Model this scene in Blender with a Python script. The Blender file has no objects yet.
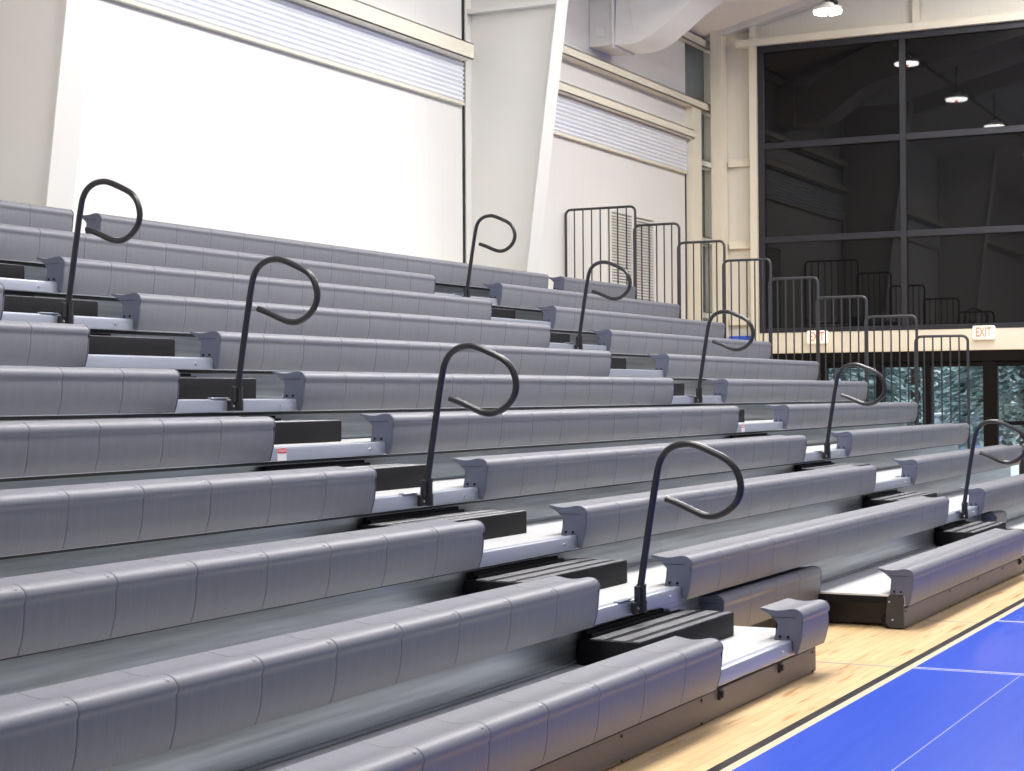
import bpy, bmesh, math, random
from mathutils import Vector, Matrix
random.seed(7)
SC = bpy.context.scene
COL = SC.collection
PI = math.pi
Z0 = 0.375            # height of the lowest seat top above the gym floor
RUN, RISE = 0.6026, 0.2503
W = 0.4536            # width of one seat module
ROWS = 11
XE = 13.45            # right-hand end of the bleachers
XG = 18.70            # plane of the end-wall glass
YB = 7.05             # plane of the back-wall liner
CAMP = (-7.577, -2.761, 1.1005 + Z0)

# ------------------------------------------------------------------ materials
def new_mat(name):
    m = bpy.data.materials.new(name); m.use_nodes = True
    nt = m.node_tree
    b = nt.nodes['Principled BSDF']
    return m, nt, b
def inp(b, k, v):
    if k in b.inputs: b.inputs[k].default_value = v
def rgba(c): return (c[0], c[1], c[2], 1)
def simple(name, col, rough=0.5, metal=0.0, var=0.06, scale=(8, 8, 8), bump=0.0, bscale=None, spec=0.5, coat=0.0):
    """principled material whose base colour wanders a little with stretched noise"""
    m, nt, b = new_mat(name)
    N = nt.nodes; L = nt.links
    tc = N.new('ShaderNodeTexCoord'); mp = N.new('ShaderNodeMapping'); mp.inputs['Scale'].default_value = scale
    L.new(tc.outputs['Object'], mp.inputs['Vector'])
    nz = N.new('ShaderNodeTexNoise'); nz.inputs['Scale'].default_value = 1.0; nz.inputs['Detail'].default_value = 4
    L.new(mp.outputs['Vector'], nz.inputs['Vector'])
    mr = N.new('ShaderNodeMapRange'); mr.inputs['From Min'].default_value = .25; mr.inputs['From Max'].default_value = .75
    mr.inputs['To Min'].default_value = 1 - var; mr.inputs['To Max'].default_value = 1 + var
    L.new(nz.outputs['Fac'], mr.inputs['Value'])
    mx = N.new('ShaderNodeVectorMath'); mx.operation = 'SCALE'; mx.inputs[0].default_value = col
    L.new(mr.outputs['Result'], mx.inputs['Scale'])
    L.new(mx.outputs['Vector'], b.inputs['Base Color'])
    inp(b, 'Roughness', rough); inp(b, 'Metallic', metal); inp(b, 'Specular IOR Level', spec); inp(b, 'Coat Weight', coat)
    if bump:
        mp2 = N.new('ShaderNodeMapping'); mp2.inputs['Scale'].default_value = bscale or scale
        L.new(tc.outputs['Object'], mp2.inputs['Vector'])
        n2 = N.new('ShaderNodeTexNoise'); n2.inputs['Scale'].default_value = 1.0; n2.inputs['Detail'].default_value = 2
        L.new(mp2.outputs['Vector'], n2.inputs['Vector'])
        bp = N.new('ShaderNodeBump'); bp.inputs['Strength'].default_value = bump; bp.inputs['Distance'].default_value = .004
        L.new(n2.outputs['Fac'], bp.inputs['Height']); L.new(bp.outputs['Normal'], b.inputs['Normal'])
    return m
def emit_mat(name, col, s):
    m, nt, b = new_mat(name)
    inp(b, 'Base Color', rgba(col)); inp(b, 'Emission Color', rgba(col)); inp(b, 'Emission Strength', s)
    return m

M = {}
M['seat'] = simple('seat_plastic', (.160, .164, .188), .45, 0, .08, (70, 3, 5), .08, (160, 160, 160), spec=.4)
M['seat_cap'] = simple('seat_cap_plastic', (.095, .104, .150), .5, 0, .05, (10, 10, 10), spec=.35)
M['dimple'] = simple('seat_button', (.17, .17, .19), .35, 0, .03)
M['deck'] = simple('deck_board', (.60, .605, .61), .30, 0, .05, (3, 30, 3))
M['galv'] = simple('galvanised_riser', (.37, .40, .425), .30, .78, .32, (1.1, 14, 32), .05, (5, 60, 60))
M['nosing'] = simple('nosing_metal', (.36, .385, .46), .32, .45, .08, (2, 10, 30))
M['kick'] = simple('kick_panel_steel', (.115, .100, .092), .42, .35, .10, (3, 5, 20))
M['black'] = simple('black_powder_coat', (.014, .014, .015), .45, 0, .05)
M['rail'] = simple('handrail_coat', (.020, .020, .022), .32, .1, .05)
M['guard'] = simple('guard_rail_coat', (.028, .029, .033), .48, .0, .05)
M['step'] = simple('step_plastic', (.010, .010, .012), .60, 0, .06, spec=.1)
M['tread'] = simple('step_tread', (.24, .24, .25), .25, 0, .25, (4, 30, 30))
M['steel'] = simple('bright_bolt', (.6, .6, .62), .3, .9, .03)
M['cream'] = simple('cream_steel', (.74, .69, .56), .45, 0, .03, (2, 2, 2))
M['white_steel'] = simple('white_steel', (.68, .668, .625), .42, 0, .02, (1.5, 1.5, 1.5))
M['duct'] = simple('duct_sheet', (.80, .79, .76), .45, 0, .02)
M['shutter'] = simple('shutter_metal', (.80, .82, .86), .40, .25, .05, (1, 1, 20))
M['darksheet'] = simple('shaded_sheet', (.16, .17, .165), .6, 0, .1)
M['ventback'] = simple('vent_backing', (.40, .37, .31), .7, 0, .05)
M['frame'] = simple('dark_window_frame', (.024, .024, .031), .45, .2, .03)
M['door_frame'] = simple('bronze_door_frame', (.006, .005, .0045), .6, 0, .03, spec=.1)
M['bluepad'] = simple('blue_vinyl', (.02, .10, .62), .4, 0, .03)
M['sign'] = simple('sign_white', (.85, .82, .76), .35, 0, .02)
M['signbox'] = emit_mat('sign_white_lit', (1.0, .93, .84), .35)
M['signlit'] = emit_mat('sign_red_lit', (1.0, .17, .09), .85)
M['lamp'] = emit_mat('lamp_lens', (1, .98, .95), 34)
M['sticker'] = simple('sticker_white', (.85, .85, .85), .5, 0, .02)
M['red'] = simple('sticker_red', (.75, .04, .03), .5, 0, .02)
M['snow'] = simple('snow', (.85, .88, .95), .8, 0, .08, (.5, .5, .5), .3, (2, 2, 2))
M['trunk'] = simple('bark', (.07, .05, .04), .9, 0, .2)
M['tyre'] = simple('tyre_rubber', (.02, .02, .02), .8, 0, .05)
M['carblue'] = simple('car_paint', (.05, .15, .42), .25, 0, .03)
M['carwhite'] = simple('car_paint_white', (.8, .82, .85), .25, 0, .03)
M['carglass'] = simple('car_glass', (.06, .10, .18), .08, 0, .03)

def needle_mat():
    m, nt, b = new_mat('conifer_needles'); N = nt.nodes; L = nt.links
    tc = N.new('ShaderNodeTexCoord'); nz = N.new('ShaderNodeTexNoise'); nz.inputs['Scale'].default_value = 2.2; nz.inputs['Detail'].default_value = 5
    L.new(tc.outputs['Object'], nz.inputs['Vector'])
    cr = N.new('ShaderNodeValToRGB'); e = cr.color_ramp.elements
    e[0].position = .3; e[0].color = (.06, .13, .12, 1); e[1].position = .72; e[1].color = (.50, .64, .66, 1)
    L.new(nz.outputs['Fac'], cr.inputs['Fac']); L.new(cr.outputs['Color'], b.inputs['Base Color']); inp(b, 'Roughness', .8)
    return m
M['needles'] = needle_mat()

def liner_mat(name, col, pitch, axis):
    """white wall liner with thin vertical panel ribs"""
    m, nt, b = new_mat(name); N = nt.nodes; L = nt.links
    tc = N.new('ShaderNodeTexCoord'); sx = N.new('ShaderNodeSeparateXYZ'); L.new(tc.outputs['Object'], sx.inputs[0])
    d = N.new('ShaderNodeMath'); d.operation = 'DIVIDE'; d.inputs[1].default_value = pitch; L.new(sx.outputs[axis], d.inputs[0])
    f = N.new('ShaderNodeMath'); f.operation = 'FRACT'; L.new(d.outputs[0], f.inputs[0])
    cr = N.new('ShaderNodeValToRGB'); cr.color_ramp.elements[0].position = 0; cr.color_ramp.elements[0].color = (.93, .93, .92, 1)
    cr.color_ramp.elements[1].position = .06; cr.color_ramp.elements[1].color = (1, 1, 1, 1)
    L.new(f.outputs[0], cr.inputs['Fac'])
    nz = N.new('ShaderNodeTexNoise'); nz.inputs['Scale'].default_value = .8; L.new(tc.outputs['Object'], nz.inputs['Vector'])
    mr = N.new('ShaderNodeMapRange'); mr.inputs['To Min'].default_value = .97; mr.inputs['To Max'].default_value = 1.03; L.new(nz.outputs['Fac'], mr.inputs['Value'])
    v = N.new('ShaderNodeVectorMath'); v.operation = 'SCALE'; L.new(cr.outputs['Color'], v.inputs[0]); L.new(mr.outputs['Result'], v.inputs['Scale'])
    v2 = N.new('ShaderNodeVectorMath'); v2.operation = 'MULTIPLY'; v2.inputs[1].default_value = col; L.new(v.outputs['Vector'], v2.inputs[0])
    L.new(v2.outputs['Vector'], b.inputs['Base Color']); inp(b, 'Roughness', .5)
    bp = N.new('ShaderNodeBump'); bp.inputs['Strength'].default_value = .15; bp.inputs['Distance'].default_value = .01
    L.new(cr.outputs['Color'], bp.inputs['Height']); L.new(bp.outputs['Normal'], b.inputs['Normal'])
    return m
M['liner'] = liner_mat('wall_liner', (.70, .688, .655), .30, 'X')
M['endliner'] = liner_mat('end_wall_liner', (.76, .725, .64), .26, 'Y')
M['roofliner'] = liner_mat('roof_liner', (.90, .875, .80), .30, 'X')

def black_glass():
    m, nt, b = new_mat('dark_tinted_glass')  # near-black opaque pane, glossy
    inp(b, 'Base Color', (.006, .006, .0065, 1)); inp(b, 'Roughness', .02); inp(b, 'IOR', 1.40)
    N = nt.nodes; L = nt.links
    tc = N.new('ShaderNodeTexCoord'); nz = N.new('ShaderNodeTexNoise'); nz.inputs['Scale'].default_value = .35
    L.new(tc.outputs['Object'], nz.inputs['Vector'])
    mr = N.new('ShaderNodeMapRange'); mr.inputs['To Min'].default_value = .004; mr.inputs['To Max'].default_value = .035
    L.new(nz.outputs['Fac'], mr.inputs['Value']); L.new(mr.outputs['Result'], b.inputs['Roughness'])
    return m
M['blackglass'] = black_glass()
def clear_glass():
    m, nt, b = new_mat('clear_pane'); N = nt.nodes; L = nt.links
    out = N['Material Output']; tr = N.new('ShaderNodeBsdfTransparent'); tr.inputs[0].default_value = (.92, .96, .97, 1)
    gl = N.new('ShaderNodeBsdfGlossy'); gl.inputs['Roughness'].default_value = .02
    fr = N.new('ShaderNodeFresnel'); fr.inputs['IOR'].default_value = 1.45
    mx = N.new('ShaderNodeMixShader'); L.new(fr.outputs[0], mx.inputs[0]); L.new(tr.outputs[0], mx.inputs[1]); L.new(gl.outputs[0], mx.inputs[2])
    L.new(mx.outputs[0], out.inputs['Surface'])
    return m
M['clearglass'] = clear_glass()

def floor_mat():
    m, nt, b = new_mat('gym_floor'); N = nt.nodes; L = nt.links
    tc = N.new('ShaderNodeTexCoord'); sp = N.new('ShaderNodeSeparateXYZ'); L.new(tc.outputs['Object'], sp.inputs[0])
    X, Y = sp.outputs['X'], sp.outputs['Y']
    def math_(op, a, v):
        n = N.new('ShaderNodeMath'); n.operation = op
        if hasattr(a, 'links'): L.new(a, n.inputs[0])
        else: n.inputs[0].default_value = a
        if hasattr(v, 'links'): L.new(v, n.inputs[1])
        else: n.inputs[1].default_value = v
        return n.outputs[0]
    def band(c, lo, hi): return math_('MULTIPLY', math_('GREATER_THAN', c, lo), math_('LESS_THAN', c, hi))
    def mix(a, bcol, f):
        n = N.new('ShaderNodeMix'); n.data_type = 'RGBA'
        L.new(f, n.inputs['Factor'])
        if hasattr(a, 'links'): L.new(a, n.inputs['A'])
        else: n.inputs['A'].default_value = rgba(a)
        if hasattr(bcol, 'links'): L.new(bcol, n.inputs['B'])
        else: n.inputs['B'].default_value = rgba(bcol)
        return n.outputs['Result']
    br = N.new('ShaderNodeTexBrick'); br.inputs['Color1'].default_value = (.82, .59, .32, 1); br.inputs['Color2'].default_value = (.72, .48, .23, 1)
    br.inputs['Mortar'].default_value = (.50, .33, .17, 1); br.inputs['Scale'].default_value = 1
    br.inputs['Mortar Size'].default_value = .0012; br.inputs['Brick Width'].default_value = .85; br.inputs['Row Height'].default_value = .057
    br.inputs['Bias'].default_value = -.35
    L.new(tc.outputs['Object'], br.inputs['Vector'])
    # irregular darker heartwood strips
    mp = N.new('ShaderNodeMapping'); mp.inputs['Scale'].default_value = (1.5, 17.5, 1); L.new(tc.outputs['Object'], mp.inputs['Vector'])
    nz = N.new('ShaderNodeTexNoise'); nz.inputs['Scale'].default_value = 1; nz.inputs['Detail'].default_value = 3; L.new(mp.outputs['Vector'], nz.inputs['Vector'])
    hr = N.new('ShaderNodeMapRange'); hr.inputs['From Min'].default_value = .585; hr.inputs['From Max'].default_value = .70; hr.inputs['To Max'].default_value = .75
    L.new(nz.outputs['Fac'], hr.inputs['Value'])
    wood = mix(br.outputs['Color'], (.46, .21, .06), hr.outputs['Result'])
    # court blue with faint scuffs
    n2 = N.new('ShaderNodeTexNoise'); n2.inputs['Scale'].default_value = 1; n2.inputs['Detail'].default_value = 4
    mp2 = N.new('ShaderNodeMapping'); mp2.inputs['Scale'].default_value = (1.2, 22, 1); L.new(tc.outputs['Object'], mp2.inputs['Vector']); L.new(mp2.outputs['Vector'], n2.inputs['Vector'])
    blue = mix((.004, .052, .52), (.009, .080, .63), n2.outputs['Fac'])
    white = (.80, .80, .82)
    for lo, hi in ((1.955, 1.967), (1.995, 2.010), (4.150, 4.185)):
        blue = mix(blue, white, band(X, lo, hi))
    blue = mix(blue, (.30, .38, .80), math_('MULTIPLY', band(Y, -.947, -.941), band(X, -3, 1.94)))
    grey = (.36, .34, .31)
    for lo, hi in ((1.955, 1.985), (4.00, 4.03)):
        wood = mix(wood, grey, band(X, lo, hi))
    col = mix(wood, (.012, .012, .013), band(Y, -.333, -.285))
    col = mix(col, (.72, .60, .42), band(Y, -.375, -.333))
    col = mix(col, blue, math_('LESS_THAN', Y, -.375))
    L.new(col, b.inputs['Base Color'])
    inp(b, 'Roughness', .25); inp(b, 'Specular IOR Level', .35); inp(b, 'Coat Weight', .12); inp(b, 'Coat Roughness', .08)
    return m
M['floor'] = floor_mat()

# ------------------------------------------------------------------ mesh helpers
def box(bm, x0, x1, y0, y1, z0, z1, mi=0):
    vs = [bm.verts.new((x, y, z)) for x in (x0, x1) for y in (y0, y1) for z in (z0, z1)]
    for f in ((0, 1, 3, 2), (4, 6, 7, 5), (0, 4, 5, 1), (2, 3, 7, 6), (0, 2, 6, 4), (1, 5, 7, 3)):
        fc = bm.faces.new([vs[i] for i in f]); fc.material_index = mi
def bbox_bev(bm, x0, x1, y0, y1, z0, z1, r, seg=2):
    t = bmesh.new(); box(t, x0, x1, y0, y1, z0, z1)
    bmesh.ops.bevel(t, geom=list(t.edges), offset=r, segments=seg, affect='EDGES', profile=.5)
    me = bpy.data.meshes.new('tmp'); t.to_mesh(me); t.free(); bm.from_mesh(me); bpy.data.meshes.remove(me)
def tube(bm, pts, r, seg=10, cap=True):
    pts = [Vector(p) for p in pts]; n = len(pts); rings = []
    tang = []
    for i in range(n):
        t = (pts[min(i + 1, n - 1)] - pts[max(i - 1, 0)]).normalized(); tang.append(t)
    up = Vector((1, 0, 0)) if abs(tang[0].x) < .9 else Vector((0, 0, 1))
    nrm = (up - tang[0] * up.dot(tang[0])).normalized()
    for i in range(n):
        nrm = (nrm - tang[i] * nrm.dot(tang[i])).normalized(); bi = tang[i].cross(nrm)
        rings.append([bm.verts.new(pts[i] + (nrm * math.cos(2 * PI * k / seg) + bi * math.sin(2 * PI * k / seg)) * r) for k in range(seg)])
    for i in range(n - 1):
        for k in range(seg):
            bm.faces.new((rings[i][k], rings[i][(k + 1) % seg], rings[i + 1][(k + 1) % seg], rings[i + 1][k]))
    if cap:
        bm.faces.new(list(reversed(rings[0]))); bm.faces.new(rings[-1])
def prism_x(bm, prof, x0, x1, mi=0):
    """closed (y,z) profile extruded along x"""
    a = [bm.verts.new((x0, y, z)) for y, z in prof]; b = [bm.verts.new((x1, y, z)) for y, z in prof]
    n = len(prof)
    for i in range(n):
        f = bm.faces.new((a[i], a[(i + 1) % n], b[(i + 1) % n], b[i])); f.material_index = mi
    f = bm.faces.new(list(reversed(a))); f.material_index = mi
    f = bm.faces.new(b); f.material_index = mi
def cyl(bm, c, r, d, axis='z', seg=16, r2=None):
    r2 = r if r2 is None else r2
    mat = {'z': Matrix.Identity(4), 'y': Matrix.Rotation(PI / 2, 4, 'X'), 'x': Matrix.Rotation(PI / 2, 4, 'Y')}[axis]
    bmesh.ops.create_cone(bm, cap_ends=True, segments=seg, radius1=r, radius2=r2, depth=d, matrix=Matrix.Translation(c) @ mat)
def catmull(pts, n=5):
    P = [Vector(p) for p in pts]; out = []
    for i in range(len(P) - 1):
        p0 = P[max(i - 1, 0)]; p1 = P[i]; p2 = P[i + 1]; p3 = P[min(i + 2, len(P) - 1)]
        for k in range(n):
            t = k / n
            out.append(.5 * ((2 * p1) + (-p0 + p2) * t + (2 * p0 - 5 * p1 + 4 * p2 - p3) * t * t + (-p0 + 3 * p1 - 3 * p2 + p3) * t ** 3))
    out.append(P[-1]); return out
def mesh(name, bm, mats, smooth=True, ang=35):
    bmesh.ops.recalc_face_normals(bm, faces=bm.faces[:])
    me = bpy.data.meshes.new(name); bm.to_mesh(me); bm.free()
    for m in (mats if isinstance(mats, (list, tuple)) else [mats]): me.materials.append(m)
    if smooth:
        me.shade_smooth(); me.set_sharp_from_angle(angle=math.radians(ang))
    return me
def link(name, me, parent=None, loc=(0, 0, 0), sx=1.0):
    o = bpy.data.objects.new(name, me); COL.objects.link(o); o.location = loc
    if sx != 1.0: o.scale = (sx, 1, 1)
    if parent: o.parent = parent
    return o
def obj(name, bm, mats, parent=None, loc=(0, 0, 0), smooth=True, ang=35):
    return link(name, mesh(name, bm, mats, smooth, ang), parent, loc)
def tag(o, label, cat, group=None):
    o['label'] = label; o['category'] = cat
    if group: o['group'] = group
    return o
def thing(name, label, cat, loc=(0, 0, 0), group=None):
    o = bpy.data.objects.new(name, None); COL.objects.link(o); o.location = loc; o.empty_display_size = .1
    return tag(o, label, cat, group)
def struct(name, bm, mats, parent=None, loc=(0, 0, 0), smooth=False):
    o = obj(name, bm, mats, parent, loc, smooth)
    if parent is None: o['kind'] = 'structure'
    return o
def copy_tree(root, loc, label, cat, group=None):
    r = root.copy(); COL.objects.link(r); r.location = loc; tag(r, label, cat, group)
    for ch in list(root.children):
        c = ch.copy(); COL.objects.link(c); c.parent = r
        for g in list(ch.children):
            d = g.copy(); COL.objects.link(d); d.parent = c
    return r
def rowY(k): return (k - 1) * RUN
def rowZ(k): return (k - 1) * RISE + Z0
ORD = ['', 'lowest', 'second', 'third', 'fourth', 'fifth', 'sixth', 'seventh', 'eighth', 'ninth', 'tenth', 'top']

# ------------------------------------------------------------------ the setting
bm = bmesh.new(); box(bm, -13, XG + .15, -14, YB + .25, -.1, 0); struct('floor', bm, M['floor'])
bm = bmesh.new(); box(bm, XG + .15, 75, -60, 60, -.60, -.47); struct('ground', bm, M['snow'])
WALLTOP = 6.65 + Z0
def roofz(y): return WALLTOP + (7.3 - y) * .24
bm = bmesh.new(); box(bm, -8, 17.95, YB, YB + .06, 0, 7.2); struct('wall_back', bm, M['liner'])
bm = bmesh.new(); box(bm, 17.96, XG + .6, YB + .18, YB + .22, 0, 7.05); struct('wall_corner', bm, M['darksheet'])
bm = bmesh.new()
prof = [(7.3, roofz(7.3)), (-8, roofz(-8)), (-14, roofz(-8) - 1.2), (-14, roofz(-8) - 1.1), (-8, roofz(-8) + .1), (7.3, roofz(7.3) + .1)]
prism_x(bm, prof, -9, XG + .65); struct('ceiling', bm, M['roofliner'])
# end wall: siding left of the window and above it, solid part on the court side
HT = 6.59 + Z0
bm = bmesh.new()
box(bm, XG + .08, XG + .14, 6.15, 6.88, 0, HT); box(bm, XG + .55, XG + .60, 6.80, YB + .18, 0, HT + .3)
prism_x(bm, [(6.88, HT), (6.88, roofz(6.88)), (-8, roofz(-8)), (-14, roofz(-8) - 1.2), (-14, HT)], XG + .08, XG + .14)
box(bm, XG + .08, XG + .14, -14, -2.8, 0, HT)
struct('wall_end', bm, M['endliner'])

tn = [0]
def trim(bm, mat, smooth=False):
    tn[0] += 1
    return struct('trim_%d' % tn[0], bm, mat, None, (0, 0, 0), smooth)
def cee(bm, x0, x1, y, z, h=.16, d=.2):
    """girt: a shallow channel standing off the back wall"""
    box(bm, x0, x1, y - d, y, z - .012 + h, z + h); box(bm, x0, x1, y - d, y, z, z + .012)
    box(bm, x0, x1, y - d, y - d + .012, z, z + h)
# girts on the back wall
for x0, x1, z, h, d in ((-7, 2.60, 5.016, .187, .2), (2.97, 10.62, 5.016, .187, .2), (11.04, 17.96, 5.035, .125, .16), (11.04, 19.2, 5.53, .125, .16), (11.04, 19.2, 6.53, .14, .12)):
    bm = bmesh.new(); cee(bm, x0, x1, YB, z + Z0, h, d); trim(bm, M['cream'])
for z in (4.70, 3.48, 2.30):
    bm = bmesh.new(); cee(bm, 18.34, 19.2, YB + .15, z + Z0, .11, .16); trim(bm, M['cream'])
# jamb post near the corner, dark joint lines beside it and the tapered column
bm = bmesh.new(); box(bm, 17.95, 18.32, YB - .12, YB + .08, 0, 5.58 + Z0); trim(bm, M['cream'])
bm = bmesh.new(); box(bm, 17.90, 17.935, YB - .012, YB - .001, 2.2, 4.52 + Z0); trim(bm, M['frame'])
bm = bmesh.new(); box(bm, 10.695, 10.728, YB - .012, YB - .001, 2.2, 6.6); trim(bm, M['frame'])
# corner column and end-wall framing
bm = bmesh.new(); box(bm, XG - .20, XG + .05, 6.66, 6.84, 0, 6.79 + Z0); trim(bm, M['cream'])
bm = bmesh.new(); box(bm, XG - .12, XG + .08, 6.13, 6.24, 0, HT + .03); trim(bm, M['cream'])
bm = bmesh.new(); box(bm, XG - .14, XG + .08, -2.8, 6.45, 6.50 + Z0, HT + .02); trim(bm, M['cream'])
for y in (6.20, 3.65, 1.2):
    bm = bmesh.new(); box(bm, XG - .06, XG + .07, y - .05, y + .05, HT, roofz(y)); trim(bm, M['cream'])
for z in (4.72, 3.44, 2.25):
    bm = bmesh.new(); box(bm, XG - .02, XG + .07, 6.28, 6.62, z + Z0 - .06, z + Z0 + .05); trim(bm, M['cream'])
# rake purlin under the roof at the end wall, and roof purlins
bm = bmesh.new(); prism_x(bm, [(6.7, roofz(6.7) - .10), (6.7, roofz(6.7)), (-7, roofz(-7)), (-7, roofz(-7) - .10)], XG - .16, XG + .07); trim(bm, M['white_steel'])
for y in (4.9, 3.4, 1.9, .4):
    bm = bmesh.new(); z = roofz(y); box(bm, -8, XG, y - .03, y + .03, z - .2, z); trim(bm, M['white_steel'])
# blue wall pad at the foot of the end wall, between corner column and window jamb
bm = bmesh.new(); bbox_bev(bm, XG + .0, XG + .075, 6.29, 6.655, .1, 2.02 + Z0, .02)
tag(obj('wall_pad', bm, M['bluepad']), 'bright blue padded wall panel on end wall left of the dark window', 'wall pad')
# cream beam between the upper window and the glazed entrance
bm = bmesh.new(); bbox_bev(bm, XG - .04, XG + .10, -2.8, 6.13, 1.735 + Z0, 2.056 + Z0, .012); trim(bm, M['cream'])

# upper window: frame, mullions, transoms and dark panes
win = bpy.data.objects.new('window_1', None); COL.objects.link(win); win['kind'] = 'structure'
yM = [6.06, 3.87, 1.66, -.55, -2.76]
zT = [2.13, 3.49, 4.94, 6.42]
def wpart(name, a, mat=M['frame']):
    bm = bmesh.new(); bbox_bev(bm, *a, .006, 1); return obj(name, bm, mat, win)
zb, zt = 2.056 + Z0, 6.50 + Z0
wpart('frame', (XG - .05, XG + .06, 6.03, 6.13, zb, zt)); wpart('frame', (XG - .05, XG + .06, -2.8, -2.7, zb, zt))
wpart('frame', (XG - .05, XG + .06, -2.7, 6.03, zb, zb + .07)); wpart('frame', (XG - .05, XG + .06, -2.7, 6.03, zt - .10, zt))
for y in yM[1:-1]: wpart('mullion', (XG - .05, XG + .05, y - .045, y + .045, zb + .07, zt - .10))
ys = [6.03] + yM[1:-1] + [-2.7]
for i in range(4):
    y1, y0 = ys[i] - (0 if i == 0 else .045), ys[i + 1] + (0 if i == 3 else .045)
    for z in zT[1:3]: wpart('transom', (XG - .045, XG + .05, y0, y1, z + Z0 - .05, z + Z0 + .05))
    zz = [zb + .07 - Z0, zT[1], zT[2], zt - .10 - Z0]
    for j in range(3):
        bm = bmesh.new(); box(bm, XG, XG + .012, y0, y1, zz[j] + Z0 + (.05 if j else 0), zz[j + 1] + Z0 - (.05 if j < 2 else 0))
        obj('pane', bm, M['blackglass'], win, smooth=False)
# glazed entrance under the beam
win2 = bpy.data.objects.new('window_2', None); COL.objects.link(win2); win2['kind'] = 'structure'
def dpart(name, a, mat=M['door_frame']):
    bm = bmesh.new(); bbox_bev(bm, *a, .006, 1); return obj(name, bm, mat, win2)
dpart('head', (XG - .03, XG + .10, -2.8, 6.13, 1.575 + Z0, 1.735 + Z0))
posts = [(6.13, 5.95), (5.236, 5.079), (4.322, 4.2), (3.621, 3.495), (2.735, 2.531), (1.62, 1.42), (.5, .3), (-.6, -.8), (-1.7, -1.9), (-2.6, -2.8)]
for a, b in posts: dpart('post', (XG - .02, XG + .10, b, a, 0, 1.575 + Z0))
for (a0, b0), (a1, b1) in zip(posts[:-1], posts[1:]):
    y1, y0 = b0, a1
    if y0 < 2.6: dpart('rail', (XG, XG + .09, y0, y1, .67 + Z0 - .03, .67 + Z0 + .03))
    dpart('sill', (XG, XG + .09, y0, y1, 0, .1))
    dpart('top_rail', (XG, XG + .09, y0, y1, 1.50 + Z0, 1.575 + Z0))
    bm = bmesh.new(); box(bm, XG + .03, XG + .042, y0, y1, .1, 1.50 + Z0); obj('pane', bm, M['clearglass'], win2, smooth=False)

# tapered steel columns with rafters
def column(xc, label):
    t = thing('tapered_column', label, 'column', (xc, YB - .02, 0))
    zt = 6.75 + Z0
    yf = lambda z: (6.184 - (z - 2.897 - Z0) * .131) - (YB - .02)
    for nm, x0, x1 in (('web', -.006, .006),):
        bm = bmesh.new(); prism_x(bm, [(-.012, 0), (-.012, zt), (yf(zt) + .012, zt), (yf(0) + .012, 0)], x0, x1); obj('web', bm, M['white_steel'], t, smooth=False)
    bm = bmesh.new(); prism_x(bm, [(yf(0), 0), (yf(zt), zt), (yf(zt) + .014, zt), (yf(0) + .014, 0)], -.145, .145); obj('inner_flange', bm, M['white_steel'], t, smooth=False)
    bm = bmesh.new(); box(bm, -.145, .145, -.014, 0, 0, zt); obj('outer_flange', bm, M['white_steel'], t, smooth=False)
    zs = 5.60 + Z0
    bm = bmesh.new(); box(bm, -.115, -.008, yf(zs) + .016, -.018, zs, zs + .055); obj('stiffener', bm, M['white_steel'], t, smooth=False)
    # rafter running up under the roof towards the court
    Y = YB - .02; y0 = Y + yf(zt)
    bm = bmesh.new(); prism_x(bm, [(y0 - Y - .03, zt - .25), (y0 - Y - .03, roofz(y0) - .21), (-8 - Y, roofz(-8) - .21), (-8 - Y, roofz(-8) - .75)], -.006, .006); obj('rafter', bm, M['white_steel'], t, smooth=False)
    bm = bmesh.new(); prism_x(bm, [(y0 - Y - .03, zt - .265), (y0 - Y - .03, zt - .25), (-8 - Y, roofz(-8) - .75), (-8 - Y, roofz(-8) - .765)], -.125, .125); obj('rafter_flange', bm, M['white_steel'], t, smooth=False)
column(2.785, 'tapered white steel column at the left edge behind the seats')
column(10.875, 'tapered white steel column on back wall between the two grey shutters')

# corrugated roll-down shutters high on the back wall
def shutter(x0, x1, z0, z1, label):
    t = thing('roller_shutter', label, 'shutter', ((x0 + x1) / 2, YB - .03, z0))
    w = (x1 - x0) / 2; bm = bmesh.new(); n = 9; h = z1 - z0; prof = []
    for i in range(n * 8 + 1):
        prof.append((-.014 + .012 * math.cos(2 * PI * i / 8), h * i / (n * 8)))
    prof += [(.026, h), (.026, 0)]
    prism_x(bm, prof, -w, w); obj('curtain', bm, M['shutter'], t, ang=60)
    bm = bmesh.new(); bbox_bev(bm, -w, w, -.030, .025, -.035, -.002, .004); obj('bottom_bar', bm, M['cream'], t)
shutter(2.96, 10.66, 4.535 + Z0, 5.015 + Z0, 'long corrugated grey shutter above the bright wall between the tapered columns')
shutter(11.05, 17.9, 4.525 + Z0, 5.033 + Z0, 'short looking corrugated grey shutter between the tapered column and corner post')

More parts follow.
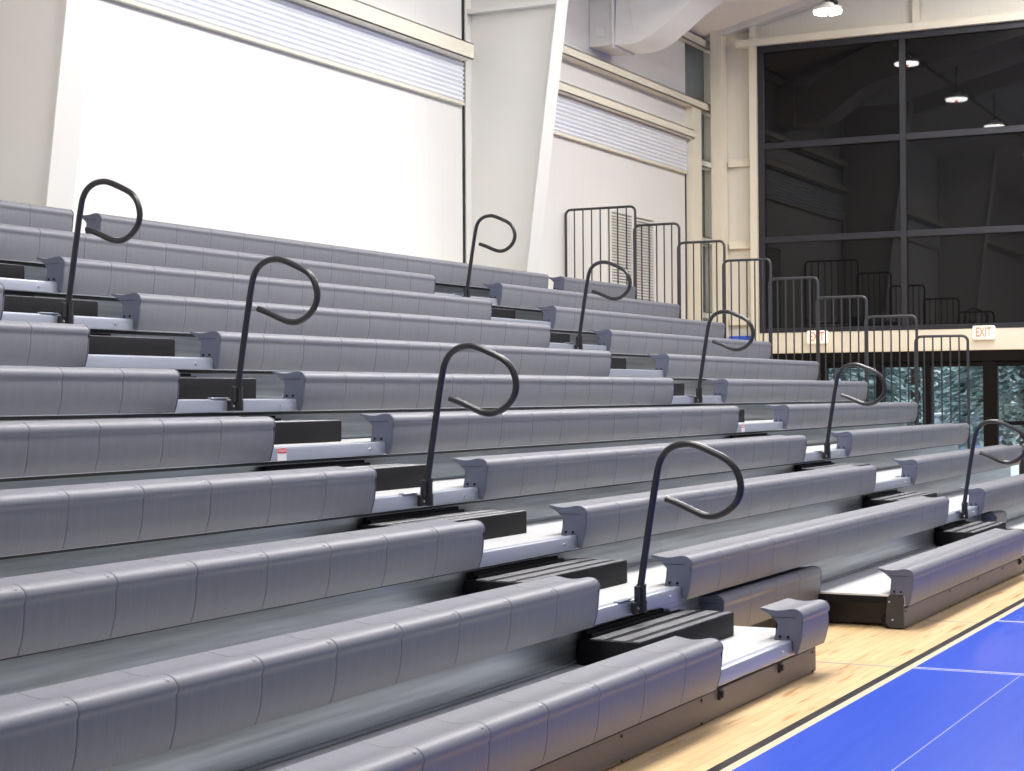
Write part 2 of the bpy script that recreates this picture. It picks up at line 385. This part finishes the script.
# wall louvre
t = thing('wall_louver', 'white slatted louver vent on back wall behind the highest guard rail', 'vent', (15.75, YB - .002, 2.3))
w, h = .84, 1.80
for nm, a in (('frame', (-w, -w + .07, -.04, 0, 0, h)), ('frame', (w - .07, w, -.04, 0, 0, h)), ('frame', (-w + .07, w - .07, -.04, 0, h - .07, h)), ('frame', (-w + .07, w - .07, -.04, 0, 0, .07)), ('frame', (-.035, .035, -.04, 0, .07, h - .07))):
    bm = bmesh.new(); box(bm, *a); obj(nm, bm, M['white_steel'], t, smooth=False)
bm = bmesh.new(); box(bm, -w + .07, w - .07, -.006, -.002, .07, h - .07); obj('backing', bm, M['ventback'], t, smooth=False)
for sx in (-1, 1):
    bm = bmesh.new(); n = 40
    for i in range(n):
        z = .08 + (h - .16) * i / n
        xa, xb = (-w + .072, -.037) if sx < 0 else (.037, w - .072)
        prism_x(bm, [(-.036, z), (-.034, z + .006), (-.010, z + .031), (-.012, z + .025)], xa, xb)
    obj('slats', bm, M['white_steel'], t, smooth=False)

# ventilation duct: wall box, flange, then a rectangular duct bending up under the roof
t = thing('air_duct', 'big white rectangular air duct curving from back wall up to the roof', 'duct', (14.72, YB, 5.83 + Z0))
bm = bmesh.new(); bbox_bev(bm, -.37, .37, -.34, -.001, 0, .66, .008, 1); obj('wall_box', bm, M['duct'], t)
bm = bmesh.new(); bbox_bev(bm, -.41, .41, -.37, -.342, -.04, .72, .004, 1); obj('flange', bm, M['duct'], t)
path = catmull([(0, -.375, .0), (0, -.66, .0), (0, -.90, .08), (0, -1.12, .22), (0, -1.36, .40), (0, -1.62, .56), (0, -1.95, .66), (0, -2.6, .80), (0, -4.2, 1.18), (0, -5.8, 1.56)], 5)
bm = bmesh.new(); rings = []
for i, p in enumerate(path):
    d = (path[min(i + 1, len(path) - 1)] - path[max(i - 1, 0)]).normalized(); nn = Vector((0, d.z, -d.y))
    if nn.z < 0: nn = -nn
    q = p + nn * .62
    rings.append([bm.verts.new((x, c.y, c.z)) for x, c in ((-.36, p), (.36, p), (.36, q), (-.36, q))])
for a, b in zip(rings[:-1], rings[1:]):
    for k in range(4): bm.faces.new((a[k], a[(k + 1) % 4], b[(k + 1) % 4], b[k]))
bm.faces.new(rings[0]); bm.faces.new(rings[-1]); obj('duct_run', bm, M['duct'], t)
bm = bmesh.new(); bbox_bev(bm, -.40, -.372, -.24, -.12, .12, .26, .008, 1); obj('control_box', bm, M['duct'], t)

# high-bay lamps on a black conduit
bm = bmesh.new(); LY = lambda x: 4.36 + (16.5 - x) * .018
tube(bm, [(0.5, LY(.5), 7.03), (16.9, LY(16.9), 7.03)], .03, 8)
for x in (16.5, 12.6, 8.95, 4.3): tube(bm, [(x, LY(x), 7.04), (x, LY(x), roofz(LY(x)) - .002)], .012, 6)
tag(obj('conduit', bm, M['black']), 'long black conduit carrying the row of round ceiling lamps', 'conduit')
lamp0 = None
for x, lab in ((16.5, 'glowing round high-bay lamp nearest the dark end window'), (12.6, 'second round high-bay lamp from the dark end window, seen mirrored in its glass'),
               (8.95, 'third round high-bay lamp from the end window, seen mirrored in its glass'), (4.3, 'fourth round high-bay lamp from the end window, mirrored at picture edge')):
    if lamp0 is None:
        lamp0 = thing('high_bay_lamp', lab, 'ceiling lamp', (x, LY(x), 6.83), 'high-bay lamps on the conduit')
        bm = bmesh.new(); cyl(bm, (0, 0, -.012), .19, .03, 'z', 28); obj('lens', bm, M['lamp'], lamp0)
        bm = bmesh.new(); cyl(bm, (0, 0, .03), .205, .05, 'z', 28, .19); cyl(bm, (0, 0, .085), .10, .06, 'z', 20, .08); obj('housing', bm, M['white_steel'], lamp0)
        bm = bmesh.new(); cyl(bm, (0, 0, .14), .03, .05, 'z', 12); obj('hook', bm, M['black'], lamp0)
        bm = bmesh.new(); cyl(bm, (0, 0, -.045), .03, .035, 'z', 12); obj('sensor', bm, M['signlit'], lamp0)
    else: copy_tree(lamp0, (x, LY(x), 6.83), lab, 'ceiling lamp', 'high-bay lamps on the conduit')

# exit signs on the cream beam
def text_mesh(body, size, depth, name, off=0):
    cu = bpy.data.curves.new(name, 'FONT'); cu.body = body; cu.size = size; cu.extrude = depth; cu.offset = off; cu.align_x = 'CENTER'; cu.align_y = 'CENTER'
    o = bpy.data.objects.new(name, cu); COL.objects.link(o); bpy.context.view_layer.update()
    me = bpy.data.meshes.new_from_object(o.evaluated_get(bpy.context.evaluated_depsgraph_get())); me.name = name
    bpy.data.objects.remove(o); bpy.data.curves.remove(cu); return me
FACE_X = Matrix(((0, 0, -1, 0), (-1, 0, 0, 0), (0, 1, 0, 0), (0, 0, 0, 1)))     # text facing -X
FACE_Y = Matrix(((1, 0, 0, 0), (0, 0, -1, 0), (0, 1, 0, 0), (0, 0, 0, 1)))      # text facing -Y
xt = text_mesh('EXIT', .185, .004, 'lettering', .004); xt.materials.append(M['signlit'])
_w = max(v.co.x for v in xt.vertices) - min(v.co.x for v in xt.vertices); _h = max(v.co.y for v in xt.vertices) - min(v.co.y for v in xt.vertices)
_c = sum((Vector(v.co) for v in xt.vertices), Vector()) / len(xt.vertices)
xt.transform(Matrix.Diagonal((.225 / _w, .138 / _h, 1, 1))); xt.transform(FACE_X)
for y, z, lab in ((2.70, 1.885, 'white exit sign with red letters, unobstructed above the glazed entrance'), (5.20, 1.87, 'white exit sign with red letters seen behind guard rail bars')):
    t = thing('exit_sign', lab, 'sign', (XG - .041, y, z + Z0))
    bm = bmesh.new(); bbox_bev(bm, -.07, 0, -.165, .165, -.0, .205, .03, 4); obj('housing', bm, M['signbox'], t)
    o = link('lettering', xt, t, (-.072, 0, .105))

# ------------------------------------------------------------------ outdoors beyond the entrance
def conifer(x, y, h, r, label):
    t = thing('conifer_tree', label, 'tree', (x, y, -.47), 'conifers outside')
    bm = bmesh.new(); cyl(bm, (0, 0, h * .45), .16, h * .9, 'z', 8, .04); obj('trunk', bm, M['trunk'], t)
    bm = bmesh.new()
    for i in range(9000):
        u = random.random() ** 1.15; z = 1.0 + u * (h - 1.05); rr = r * (1 - u) * (.35 + .65 * math.sqrt(random.random())) + .05
        a = random.random() * 2 * PI; c = Vector((rr * math.cos(a), rr * math.sin(a), z - .10 * rr))
        s = random.uniform(.07, .17); out = Vector((math.cos(a), math.sin(a), -.35)).normalized()
        side = Vector((-math.sin(a), math.cos(a), random.uniform(-.6, .6))) * s * .55
        bm.faces.new([bm.verts.new(c - out * s - side * .4), bm.verts.new(c + side), bm.verts.new(c + out * s), bm.verts.new(c - side)])
    obj('foliage', bm, M['needles'], t, smooth=False)
conifer(31, 8.9, 7.5, 2.2, 'blue-green conifer outside, behind the leftmost glazed pane')
conifer(38, 8.5, 9.0, 2.3, 'tall blue-green conifer outside, behind the second glazed pane')
conifer(46, 7.8, 9.0, 2.0, 'distant conifer outside, seen through the pane left of the thick door post')
conifer(29.3, 4.1, 8.5, 1.9, 'blue-green conifer outside, behind the pane at the right picture edge')
conifer(52, 13.0, 10.0, 2.8, 'faint distant conifer outside, between the two left-hand trees')
def car(x, y, rz, paint, label):
    t = thing('parked_car', label, 'car', (x, y, -.47)); t.rotation_euler = (0, 0, rz)
    side = [(-2.15, .35), (-2.2, .7), (-1.95, .92), (-1.25, .98), (-.55, 1.40), (.75, 1.43), (1.55, 1.0), (2.1, .9), (2.2, .55), (2.15, .33)]
    bm = bmesh.new()
    a = [bm.verts.new((px, -.85 if pz < 1.1 else -.66, pz)) for px, pz in side]; b = [bm.verts.new((px, .85 if pz < 1.1 else .66, pz)) for px, pz in side]
    n = len(side)
    for i in range(n): bm.faces.new((a[i], a[(i + 1) % n], b[(i + 1) % n], b[i]))
    bm.faces.new(a); bm.faces.new(b); obj('body', bm, paint, t, ang=25)
    bm = bmesh.new()
    for s in (-1, 1):
        vs = [bm.verts.new((px, s * py, pz)) for px, py, pz in ((-1.12, .868, 1.0), (-.55, .70, 1.36), (.70, .70, 1.39), (1.38, .868, 1.02))]; bm.faces.new(vs)
    obj('side_window', bm, M['carglass'], t, smooth=False)
    bm = bmesh.new()
    bm.faces.new([bm.verts.new(p) for p in ((-1.22, -.74, 1.01), (-1.22, .74, 1.01), (-.60, .62, 1.395), (-.60, -.62, 1.395))]); obj('windscreen', bm, M['carglass'], t, smooth=False)
    bm = bmesh.new(); bbox_bev(bm, -.55, .75, -.62, .62, 1.40, 1.50, .04, 2); obj('snow_cover', bm, M['snow'], t)
    for px in (-1.35, 1.35):
        for s in (-1, 1):
            bm = bmesh.new(); cyl(bm, (px, s * .78, .33), .33, .2, 'y', 20); obj('wheel', bm, M['tyre'], t)
car(34.0, 6.45, .1, M['carblue'], 'blue parked car with snowy roof outside the middle glazed pane')

# ------------------------------------------------------------------ bleachers
# seat module: profile in (y, z), y grows away from the court, z = 0 at the seat's front top
PROF = [(.224, .006), (.200, .003), (.170, -.003), (.135, -.006), (.100, -.003), (.073, .003), (.052, .006), (.036, .005), (.022, .0015), (.010, -.005),
        (.001, -.014), (-.005, -.025), (-.0065, -.035), (-.0055, -.043), (-.0025, -.050), (.0005, -.058), (.0004, -.068), (-.0002, -.084), (.0018, -.115), (.0070, -.155), (.0155, -.190), (.0275, -.224),
        (.039, -.226), (.048, -.200), (.050, -.158), (.147, -.158), (.145, -.140), (.137, -.105), (.129, -.080), (.138, -.060), (.158, -.038), (.185, -.020), (.218, -.004)]
CY, CZ = .09, -.09
def shrink(d):
    out = []
    n = len(PROF)
    for i, (y, z) in enumerate(PROF):
        a = Vector(PROF[i - 1]); b = Vector(PROF[(i + 1) % n]); tdir = (b - a).normalized(); nn = Vector((-tdir.y, tdir.x))
        # profile runs clockwise seen from -x; make the normal point inwards
        c = Vector((y, z)); out.append((c, nn))
    area = sum(PROF[i][0] * PROF[(i + 1) % n][1] - PROF[(i + 1) % n][0] * PROF[i][1] for i in range(n))
    s = 1 if area > 0 else -1
    return [tuple(c + nn * (d * s if 1 <= i <= 22 else 0)) for i, (c, nn) in enumerate(out)]
def module_mesh():
    bm = bmesh.new(); st = [(0, .0045), (.0016, .0012), (.0040, 0), (.013, 0), (W * .5, 0), (W - .013, 0), (W - .0040, 0), (W - .0016, .0012), (W, .0045)]
    rings = [[bm.verts.new((x, y, z)) for y, z in shrink(d)] for x, d in st]
    n = len(PROF)
    for a, b in zip(rings[:-1], rings[1:]):
        for i in range(n): bm.faces.new((a[i], a[(i + 1) % n], b[(i + 1) % n], b[i]))
    bmesh.ops.triangulate(bm, faces=[bm.faces.new(rings[0]), bm.faces.new(rings[-1])])
    nb = len(bm.faces)
    bmesh.ops.create_uvsphere(bm, u_segments=12, v_segments=8, radius=1, matrix=Matrix.Translation((W - .032, .0125, -.0055)) @ Matrix.Rotation(math.radians(38), 4, 'X') @ Matrix.Diagonal((.014, .009, .0035, 1)))
    bm.faces.ensure_lookup_table()
    for f in bm.faces[nb:]: f.material_index = 1
    return mesh('seat_module', bm, [M['seat'], M['dimple']], True, 40)
def cap_mesh():
    bm = bmesh.new(); prism_x(bm, PROF, 0, .008); bmesh.ops.triangulate(bm, faces=[f for f in bm.faces if len(f.verts) > 4])
    # raised ledge line and two bolt heads low on the plate
    box(bm, -.0012, .0, .030, .165, -.041, -.039)
    for y in (.075, .118): cyl(bm, (-.003, y, -.138), .0068, .007, 'x', 8)
    bm.faces.ensure_lookup_table()
    for f in bm.faces:
        if f.calc_center_median().x < -.0005: f.material_index = 1
    return mesh('end_cap', bm, [M['seat_cap'], M['step']], False)
SEAT, CAP = module_mesh(), cap_mesh()
def bench(x0, n, k, label, w=W, y=None, z=None, group='grey bleacher bench runs', caps=(True, True)):
    y = rowY(k) if y is None else y; z = rowZ(k) if z is None else z
    L_ = n * w
    t = thing('bleacher_bench', label, 'bench', (x0 + L_ / 2, y, z - .158), group)
    e = .0085
    for i in range(n):
        link('seat_module', SEAT, t, (-L_ / 2 + i * w + .0005, 0, .158), (w - .001) / W)
    if caps[0]: link('end_cap', CAP, t, (-L_ / 2 - e, 0, .158))
    if caps[1]:
        o = link('end_cap', CAP, t, (L_ / 2 + e, 0, .158)); o.scale = (-1, 1, 1)
    return t
leftN = {1: 10, 2: 11, 3: 9, 4: 8, 5: 7, 6: 5, 7: 4, 8: 2}
for k, n in leftN.items():
    bench(-n * W, n, k, 'grey moulded bench in the %s row, left of the near aisle' % ORD[k])
for k in range(2, 11):
    bench(1.204, 13, k, 'grey moulded bench in the %s row, between the two aisles' % ORD[k])
for k in range(2, 11):
    bench(8.506, 11, k, 'grey moulded bench in the %s row, right of the far aisle' % ORD[k], .4494)
bench(1.204, 1, 1, 'single grey seat at the floor-level end of the near aisle', group='floor-level bench runs')
bench(3.484, 8, 1, 'grey bench in the lowest row beyond the wheelchair gap, before the far aisle', group='floor-level bench runs')
bench(1.664, 4, 1, 'grey bench pushed back under the second row inside the wheelchair gap', y=.592, z=Z0 - .002, group='floor-level bench runs')
bench(8.506, 1, 1, 'single grey seat in the lowest row just right of the far aisle', .4494, group='floor-level bench runs')
bench(8.95, 1, 1, 'short grey bench pushed back under the second row beside the far aisle', .4494, y=.592, z=Z0 - .002, group='floor-level bench runs')
bench(9.41, 9, 1, 'lowest-row grey bench farthest right, beside the court at the bleacher end', .4494, group='floor-level bench runs')
bench(2.69 - 4 * W, 4, 11, 'short grey bench in the top row at the left picture edge')
bench(3.011, 17, 11, 'long grey bench in the top row against the bright wall', .4615)
bench(11.30, 5, 11, 'grey bench in the top row right of the second tapered column', .4300)

# tiers: deck, nosing and riser panels of every row
SEAMS = [2.592, 10.76]
def spans(a, b):
    c = [a] + [s for s in SEAMS if a + .05 < s < b - .05] + [b]; return list(zip(c[:-1], c[1:]))
leftX = {1: -4.9, 2: -5.2, 3: -4.5, 4: -3.9, 5: -3.3, 6: -2.6, 7: -2.0, 8: -1.3, 9: -.6, 10: .0, 11: .6}
DECKT = .016
def tier(k, x0, x1, label, cut=(), name='bleacher_tier', back=None):
    """cut: x ranges where the riser at the back of this deck is left out"""
    y, z = rowY(k), rowZ(k)
    t = thing(name, label, 'bleacher tier', ((x0 + x1) / 2, y, z - .24), 'bleacher tiers')
    ox = (x0 + x1) / 2; zt = .24 - .158                       # deck top, local
    yb = back if back else .735
    for a, b in spans(x0, x1):
        g = .0015
        bm = bmesh.new(); bbox_bev(bm, a + g - ox, b - g - ox, .060, yb + .012, zt - DECKT, zt, .003, 1); obj('deck_panel', bm, M['deck'], t)
        bm = bmesh.new()
        prism_x(bm, [(.057, zt - .0715), (.053, zt - .066), (.053, zt - .010), (.057, zt - .001), (.064, zt + .003), (.100, zt + .0035), (.102, zt + .0005), (.0585, zt - .004), (.0585, zt - .064), (.082, zt - .068), (.082, zt - .0715)], a + g - ox, b - g - ox)
        obj('nosing', bm, M['nosing'], t, ang=30)
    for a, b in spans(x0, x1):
        bm = bmesh.new(); box(bm, a + .0015 - ox, b - .0015 - ox, .122, .150, zt - .090, zt - DECKT - .001); obj('shade_strip', bm, M['black'], t, smooth=False)  # black strip added to draw the dark shade line below the nosing
    if k < ROWS:
        segs = []
        for a, b in spans(x0, x1):
            cur = a
            for c0, c1 in cut:
                if c0 < b and c1 > cur:
                    if c0 > cur: segs.append((cur, min(c0, b)))
                    cur = c1
            if cur < b: segs.append((cur, b))
        for a, b in segs:
            bm = bmesh.new()
            zt2 = zt + RISE - DECKT - .002
            prism_x(bm, [(yb, zt + .0005), (yb - .012, zt + .004), (yb - .014, zt + .016), (yb - .004, zt + .020), (yb - .004, zt2 - .06), (yb - .001, zt2), (yb + .003, zt2), (yb + .003, zt + .0005)], a + .0015 - ox, b - .0015 - ox)
            obj('riser', bm, M['galv'], t, ang=30)
    for xb in (1.03, 8.28):
        if x0 < xb < x1:
            bm = bmesh.new(); cyl(bm, (xb - ox, .050, zt - .034), .008, .008, 'y', 10); obj('bolt', bm, M['steel'], t)
    return t, ox, zt
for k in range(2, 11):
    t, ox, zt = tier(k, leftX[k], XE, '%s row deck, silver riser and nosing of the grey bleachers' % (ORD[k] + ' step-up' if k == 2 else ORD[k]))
    if k == 5:
        tx = text_mesh('DANGER', .017, .0003, 'wording'); tx.materials.append(M['sticker']); tx.transform(FACE_Y)
        for xl in (.15, 7.36):
            bm = bmesh.new(); box(bm, -.042, .042, -.0016, 0, -.045, .02); s = obj('warning_label', bm, M['sticker'], t, (xl - ox, .0525, zt - .024), smooth=False)
            s['label'] = 'small white warning sticker with red header'
            bm = bmesh.new(); box(bm, -.040, .040, -.0024, -.0017, -.006, .019); obj('red_header', bm, M['red'], s, smooth=False)
            link('wording', tx, s, (0, -.0028, .0065))
# top deck is notched around the two columns
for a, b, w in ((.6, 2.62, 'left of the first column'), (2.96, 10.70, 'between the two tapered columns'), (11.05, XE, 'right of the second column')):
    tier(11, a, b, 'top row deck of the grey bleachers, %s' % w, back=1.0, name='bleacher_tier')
# row one, in three pieces separated by the wheelchair gaps
R1 = [(-4.9, 1.654, 'lowest deck and brown-grey kick panel at the near aisle, beside the court'),
      (3.484, 8.945, 'lowest deck and brown-grey kick panel beyond the wheelchair gap'),
      (9.41, XE, 'lowest deck and kick panel farthest right along the court')]
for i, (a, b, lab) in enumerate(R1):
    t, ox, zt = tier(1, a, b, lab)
    g0 = .24 - Z0 + .006
    bm = bmesh.new(); bbox_bev(bm, a - ox + .004, b - ox - .025, .062, .084, g0, zt - .084, .004, 1); obj('kick_panel', bm, M['kick'], t)
    xs = [x for x in (-3.7, -2.8, -1.9, -1.0, -.095, 1.565, 3.53, 4.75, 5.65, 6.55, 7.4, 8.3) if a < x < b]
    for x in xs:
        for z in (.24 - .262, .24 - .362):
            bm = bmesh.new(); cyl(bm, (x - ox, .060, z), .007, .006, 'y', 8); obj('bolt', bm, M['black'] if z > -.1 else M['black'], t)
    for x in [x for x in (.138, 1.015, 7.22, 8.2) if a < x < b]:
        bm = bmesh.new(); bbox_bev(bm, x - ox - .022, x - ox + .022, .050, .062, .24 - .292, .24 - .242, .003, 1); bbox_bev(bm, x - ox - .012, x - ox + .012, .040, .052, .24 - .282, .24 - .252, .003, 1)
        obj('latch', bm, M['black'], t)
    if i > 0:
        # exposed end of the understructure: front plate, roller, deck edge, dark carriage and a black panel for the void's shade
        bm = bmesh.new(); prism_x(bm, [(.06, g0 + .004), (.15, g0 + .004), (.175, g0 + .03), (.165, zt - .03), (.15, zt - .002), (.062, zt - .002)], a - ox - .004, a - ox + .012); obj('end_plate', bm, M['guard'], t)
        bm = bmesh.new(); cyl(bm, (a - ox + .032, .160, .24 - Z0 + .052), .050, .03, 'x', 22); obj('roller', bm, M['step'], t)
        bm = bmesh.new(); cyl(bm, (a - ox - .006, .13, .24 - Z0 + .06), .006, .008, 'x', 8); cyl(bm, (a - ox - .006, .15, zt - .045), .007, .008, 'x', 8); obj('bolt', bm, M['steel'], t)
        bm = bmesh.new(); box(bm, a - ox - .003, a - ox + .03, .16, .745, zt - .055, zt - .018); obj('edge_channel', bm, M['step'], t, smooth=False)
        bm = bmesh.new(); box(bm, a - ox + .12, a - ox + .15, .19, .59, g0 + .01, zt - .06); obj('void_shade_panel', bm, M['black'], t, smooth=False)  # black panel standing in for the shade under the deck
        bm = bmesh.new(); box(bm, a - ox + .25, b - ox - .2, .60, .62, g0, zt - .06); obj('carriage', bm, M['black'], t, smooth=False)
        o = None
    else:
        bm = bmesh.new(); box(bm, b - ox - .03, b - ox + .0, .09, .74, zt - .055, zt - .018); obj('edge_channel', bm, M['step'], t, smooth=False)
        bm = bmesh.new(); box(bm, a - ox + .2, b - ox - .2, .60, .62, g0, zt - .06); obj('carriage', bm, M['black'], t, smooth=False)
# frame carrying the pushed-back benches, dark underneath the second row
for a, b, lab in ((1.70, 3.44, 'dark steel carriage under the pushed-back bench in the wheelchair gap'), (8.97, 9.38, 'dark steel carriage under the pushed-back bench by the far aisle')):
    bm = bmesh.new(); box(bm, a + .2, b - .1, .70, .73, .004, .216); box(bm, a + .05, b, .66, .74, .19, .216)
    for x in (a + .2, b - .1): box(bm, x, x + .05, .66, .74, .0, .19)
    tag(obj('bench_carriage', bm, M['black'], smooth=False), lab, 'bench frame')

# aisle steps
def make_step(loc, label):
    t = thing('aisle_step', label, 'step', loc, 'dark aisle steps')
    w = 1.278; h = .122
    bm = bmesh.new(); bbox_bev(bm, 0, w, .396, .712, .0005, h, .006, 2); obj('step_body', bm, M['step'], t)
    for y0, y1 in ((.400, .438), (.478, .545), (.590, .655)):
        bm = bmesh.new(); bbox_bev(bm, .015, w - .015, y0, y1, h + .0002, h + .004, .0015, 1); obj('tread_strip', bm, M['tread'], t)
    bm = bmesh.new(); bbox_bev(bm, .06, w - .25, .690, .712, h, h + .034, .003, 1); bbox_bev(bm, .06, w - .23, .665, .690, h, h + .018, .003, 1); obj('back_lip', bm, M['step'], t)
    return t
step0 = None
for ai, (xa, nm) in enumerate(((.004, 'near'), (7.115, 'far'))):
    for k in range(1, 10):
        lab = 'dark aisle step on the %s deck in the %s aisle' % (ORD[k], nm)
        loc = (xa, rowY(k), rowZ(k) - .158)
        if step0 is None: step0 = make_step(loc, lab)
        else: copy_tree(step0, loc, lab, 'step', 'dark aisle steps')

# looped aisle handrails
LOOP = [(.028, -.115), (.010, 0), (-.006, .10), (-.022, .20), (-.037, .29), (-.052, .38), (-.066, .455), (-.082, .52), (-.112, .570), (-.160, .602), (-.215, .613), (-.270, .608),
        (-.355, .575), (-.435, .535), (-.476, .492), (-.497, .438), (-.499, .388), (-.478, .336), (-.432, .291), (-.375, .266), (-.318, .266), (-.270, .281), (-.205, .309), (-.155, .329), (-.113, .343)]
def make_rail(loc, label):
    t = thing('aisle_handrail', label, 'handrail', loc, 'black looped aisle handrails')
    bm = bmesh.new(); tube(bm, [(0, y, z + .225) for y, z in [(p[0], p[1]) for p in catmull([Vector((a, b)).to_3d() for a, b in LOOP], 4)]], .0178, 12); obj('loop_rail', bm, M['rail'], t)
    bm = bmesh.new(); cyl(bm, (0, .020, .075), .0235, .12, 'z', 16); cyl(bm, (0, .020, .137), .0255, .014, 'z', 16); cyl(bm, (0, .020, .035), .027, .06, 'z', 16); obj('socket', bm, M['black'], t)
    bm = bmesh.new(); bbox_bev(bm, -.075, -.028, .018, .045, .005, .062, .004, 1); bbox_bev(bm, -.06, -.026, .012, .036, .05, .14, .004, 1); bbox_bev(bm, -.024, -.018, .0, .04, .02, .13, .002, 1); obj('clamp', bm, M['black'], t)
    bm = bmesh.new(); bbox_bev(bm, -.20, -.05, .050, .085, .0705, .079, .003, 1); obj('latch_plate', bm, M['nosing'], t)
    bm = bmesh.new(); cyl(bm, (-.052, .015, .030), .007, .006, 'y', 8); obj('bolt', bm, M['steel'], t)
    return t
r0 = None
for xa, nm, ks in ((.570, 'near', (2, 4, 6, 8)), (7.80, 'far', (2, 4, 6, 8, 10))):
    for k in ks:
        loc = (xa, rowY(k), rowZ(k) - .225)
        lab = 'black looped handrail standing at the %s row in the %s aisle' % (ORD[k], nm)
        if r0 is None: r0 = make_rail(loc, lab)
        else: copy_tree(r0, loc, lab, 'handrail', 'black looped aisle handrails')

# end guard rails, one per row
def guard(k, label):
    y0 = rowY(k) + .012; y1 = (rowY(k + 1) if k < 11 else 7.02)
    off = 0
    t = thing('guard_rail', label, 'guard rail', (XE + .045 + off, y0, rowZ(k) - .158), 'end guard rails')
    top = .158 + 1.033; d = y1 - y0 + (.028 if k < 11 else 0); r = .07
    def arc(cy, cz, a0, a1): return [(0, cy + r * math.cos(a0 + (a1 - a0) * i / 5), cz + r * math.sin(a0 + (a1 - a0) * i / 5)) for i in range(6)]
    pts = [(0, .0, -.25 if k > 1 else 0)] + [(0, 0, .5)] + arc(r, top - r, PI, PI / 2) + [(0, d / 2, top)] + arc(d - r, top - r, PI / 2, 0) + [(0, d, .5), (0, d, .005)]
    bm = bmesh.new(); tube(bm, pts, .0165, 10); obj('frame', bm, M['guard'], t)
    n = 5 if k < 11 else 7
    for i in range(n):
        y = d * (i + 1) / (n + 1)
        bm = bmesh.new(); cyl(bm, (0, y, (top + .06) / 2), .0095, top - .06 - .02, 'z', 8); obj('bar', bm, M['guard'], t)
    bm = bmesh.new(); tube(bm, [(0, .016, .055), (0, d - .016, .055)], .011, 8); obj('bottom_bar', bm, M['guard'], t)
    bm = bmesh.new(); bbox_bev(bm, -.045 - off, -.016, -.02, .02, .10, .14, .004, 1); bbox_bev(bm, -.045 - off, -.016, d - .04, d, .10, .14, .004, 1); obj('bracket', bm, M['guard'], t)
for k in range(4, 12):
    guard(k, 'dark barred guard rail at the right end of the %s bleacher row' % ORD[k])

# ------------------------------------------------------------------ light
wd = bpy.data.worlds.new('overcast_sky'); SC.world = wd; wd.use_nodes = True
nt = wd.node_tree; bg = nt.nodes['Background']
tc = nt.nodes.new('ShaderNodeTexCoord'); sp = nt.nodes.new('ShaderNodeSeparateXYZ'); nt.links.new(tc.outputs['Generated'], sp.inputs[0])
mr = nt.nodes.new('ShaderNodeMapRange'); mr.inputs['From Min'].default_value = -.1; mr.inputs['From Max'].default_value = .6
mr.inputs['To Min'].default_value = .30; mr.inputs['To Max'].default_value = .95
nt.links.new(sp.outputs['X'], mr.inputs['Value']); nt.links.new(mr.outputs['Result'], bg.inputs['Strength'])
bg.inputs['Color'].default_value = (.96, .98, 1.0, 1)
def area(name, loc, sx, sy, power, col=(1, .97, .93), rot=(0, 0, 0)):
    l = bpy.data.lights.new(name, 'AREA'); l.shape = 'RECTANGLE'; l.size = sx; l.size_y = sy; l.energy = power; l.color = col
    o = bpy.data.objects.new(name, l); COL.objects.link(o); o.location = loc; o.rotation_euler = rot
    return o
for i, x in enumerate((-6, -1, 4, 9.5, 15)):  # unseen area lights added below the roof for soft general lighting
    area('roof_fill', (x, 1.3, 7.8), 3.0, 1.5, (310, 450, 590, 640, 540)[i], (1, .97, .925))
    area('roof_fill', (x, -3.6, 8.5), 3.5, 3.0, (60, 80, 90, 110, 150)[i], (1, .97, .925))
area('outdoor_fill', (34, 8, 18), 26, 30, 9000, (.93, .97, 1))  # unseen area lamp added over the snow to brighten the outdoors

# ------------------------------------------------------------------ camera
cam = bpy.data.cameras.new('camera'); co = bpy.data.objects.new('camera', cam); COL.objects.link(co); SC.camera = co
F, PPX, PPY = 1776.30957, 1.65470753, -26.8164
cam.sensor_fit = 'HORIZONTAL'; cam.sensor_width = 36; cam.lens = F / 1024 * 36
cam.shift_x = -PPX / 1024; cam.shift_y = PPY / 1024
yaw, pit, rol = map(math.radians, (26.61347876, 1.22051882, -0.35986198))
f = Vector((math.cos(yaw) * math.cos(pit), math.sin(yaw) * math.cos(pit), math.sin(pit)))
r = f.cross(Vector((0, 0, 1))).normalized(); u = r.cross(f)
R_ = r * math.cos(rol) + u * math.sin(rol); U_ = -r * math.sin(rol) + u * math.cos(rol)
mw = Matrix((R_, U_, -f)).transposed().to_4x4(); mw.translation = CAMP
co.matrix_world = mw
cam.clip_end = 300
SC.view_settings.view_transform = 'Standard'; SC.view_settings.look = 'None'; SC.view_settings.exposure = 0.0
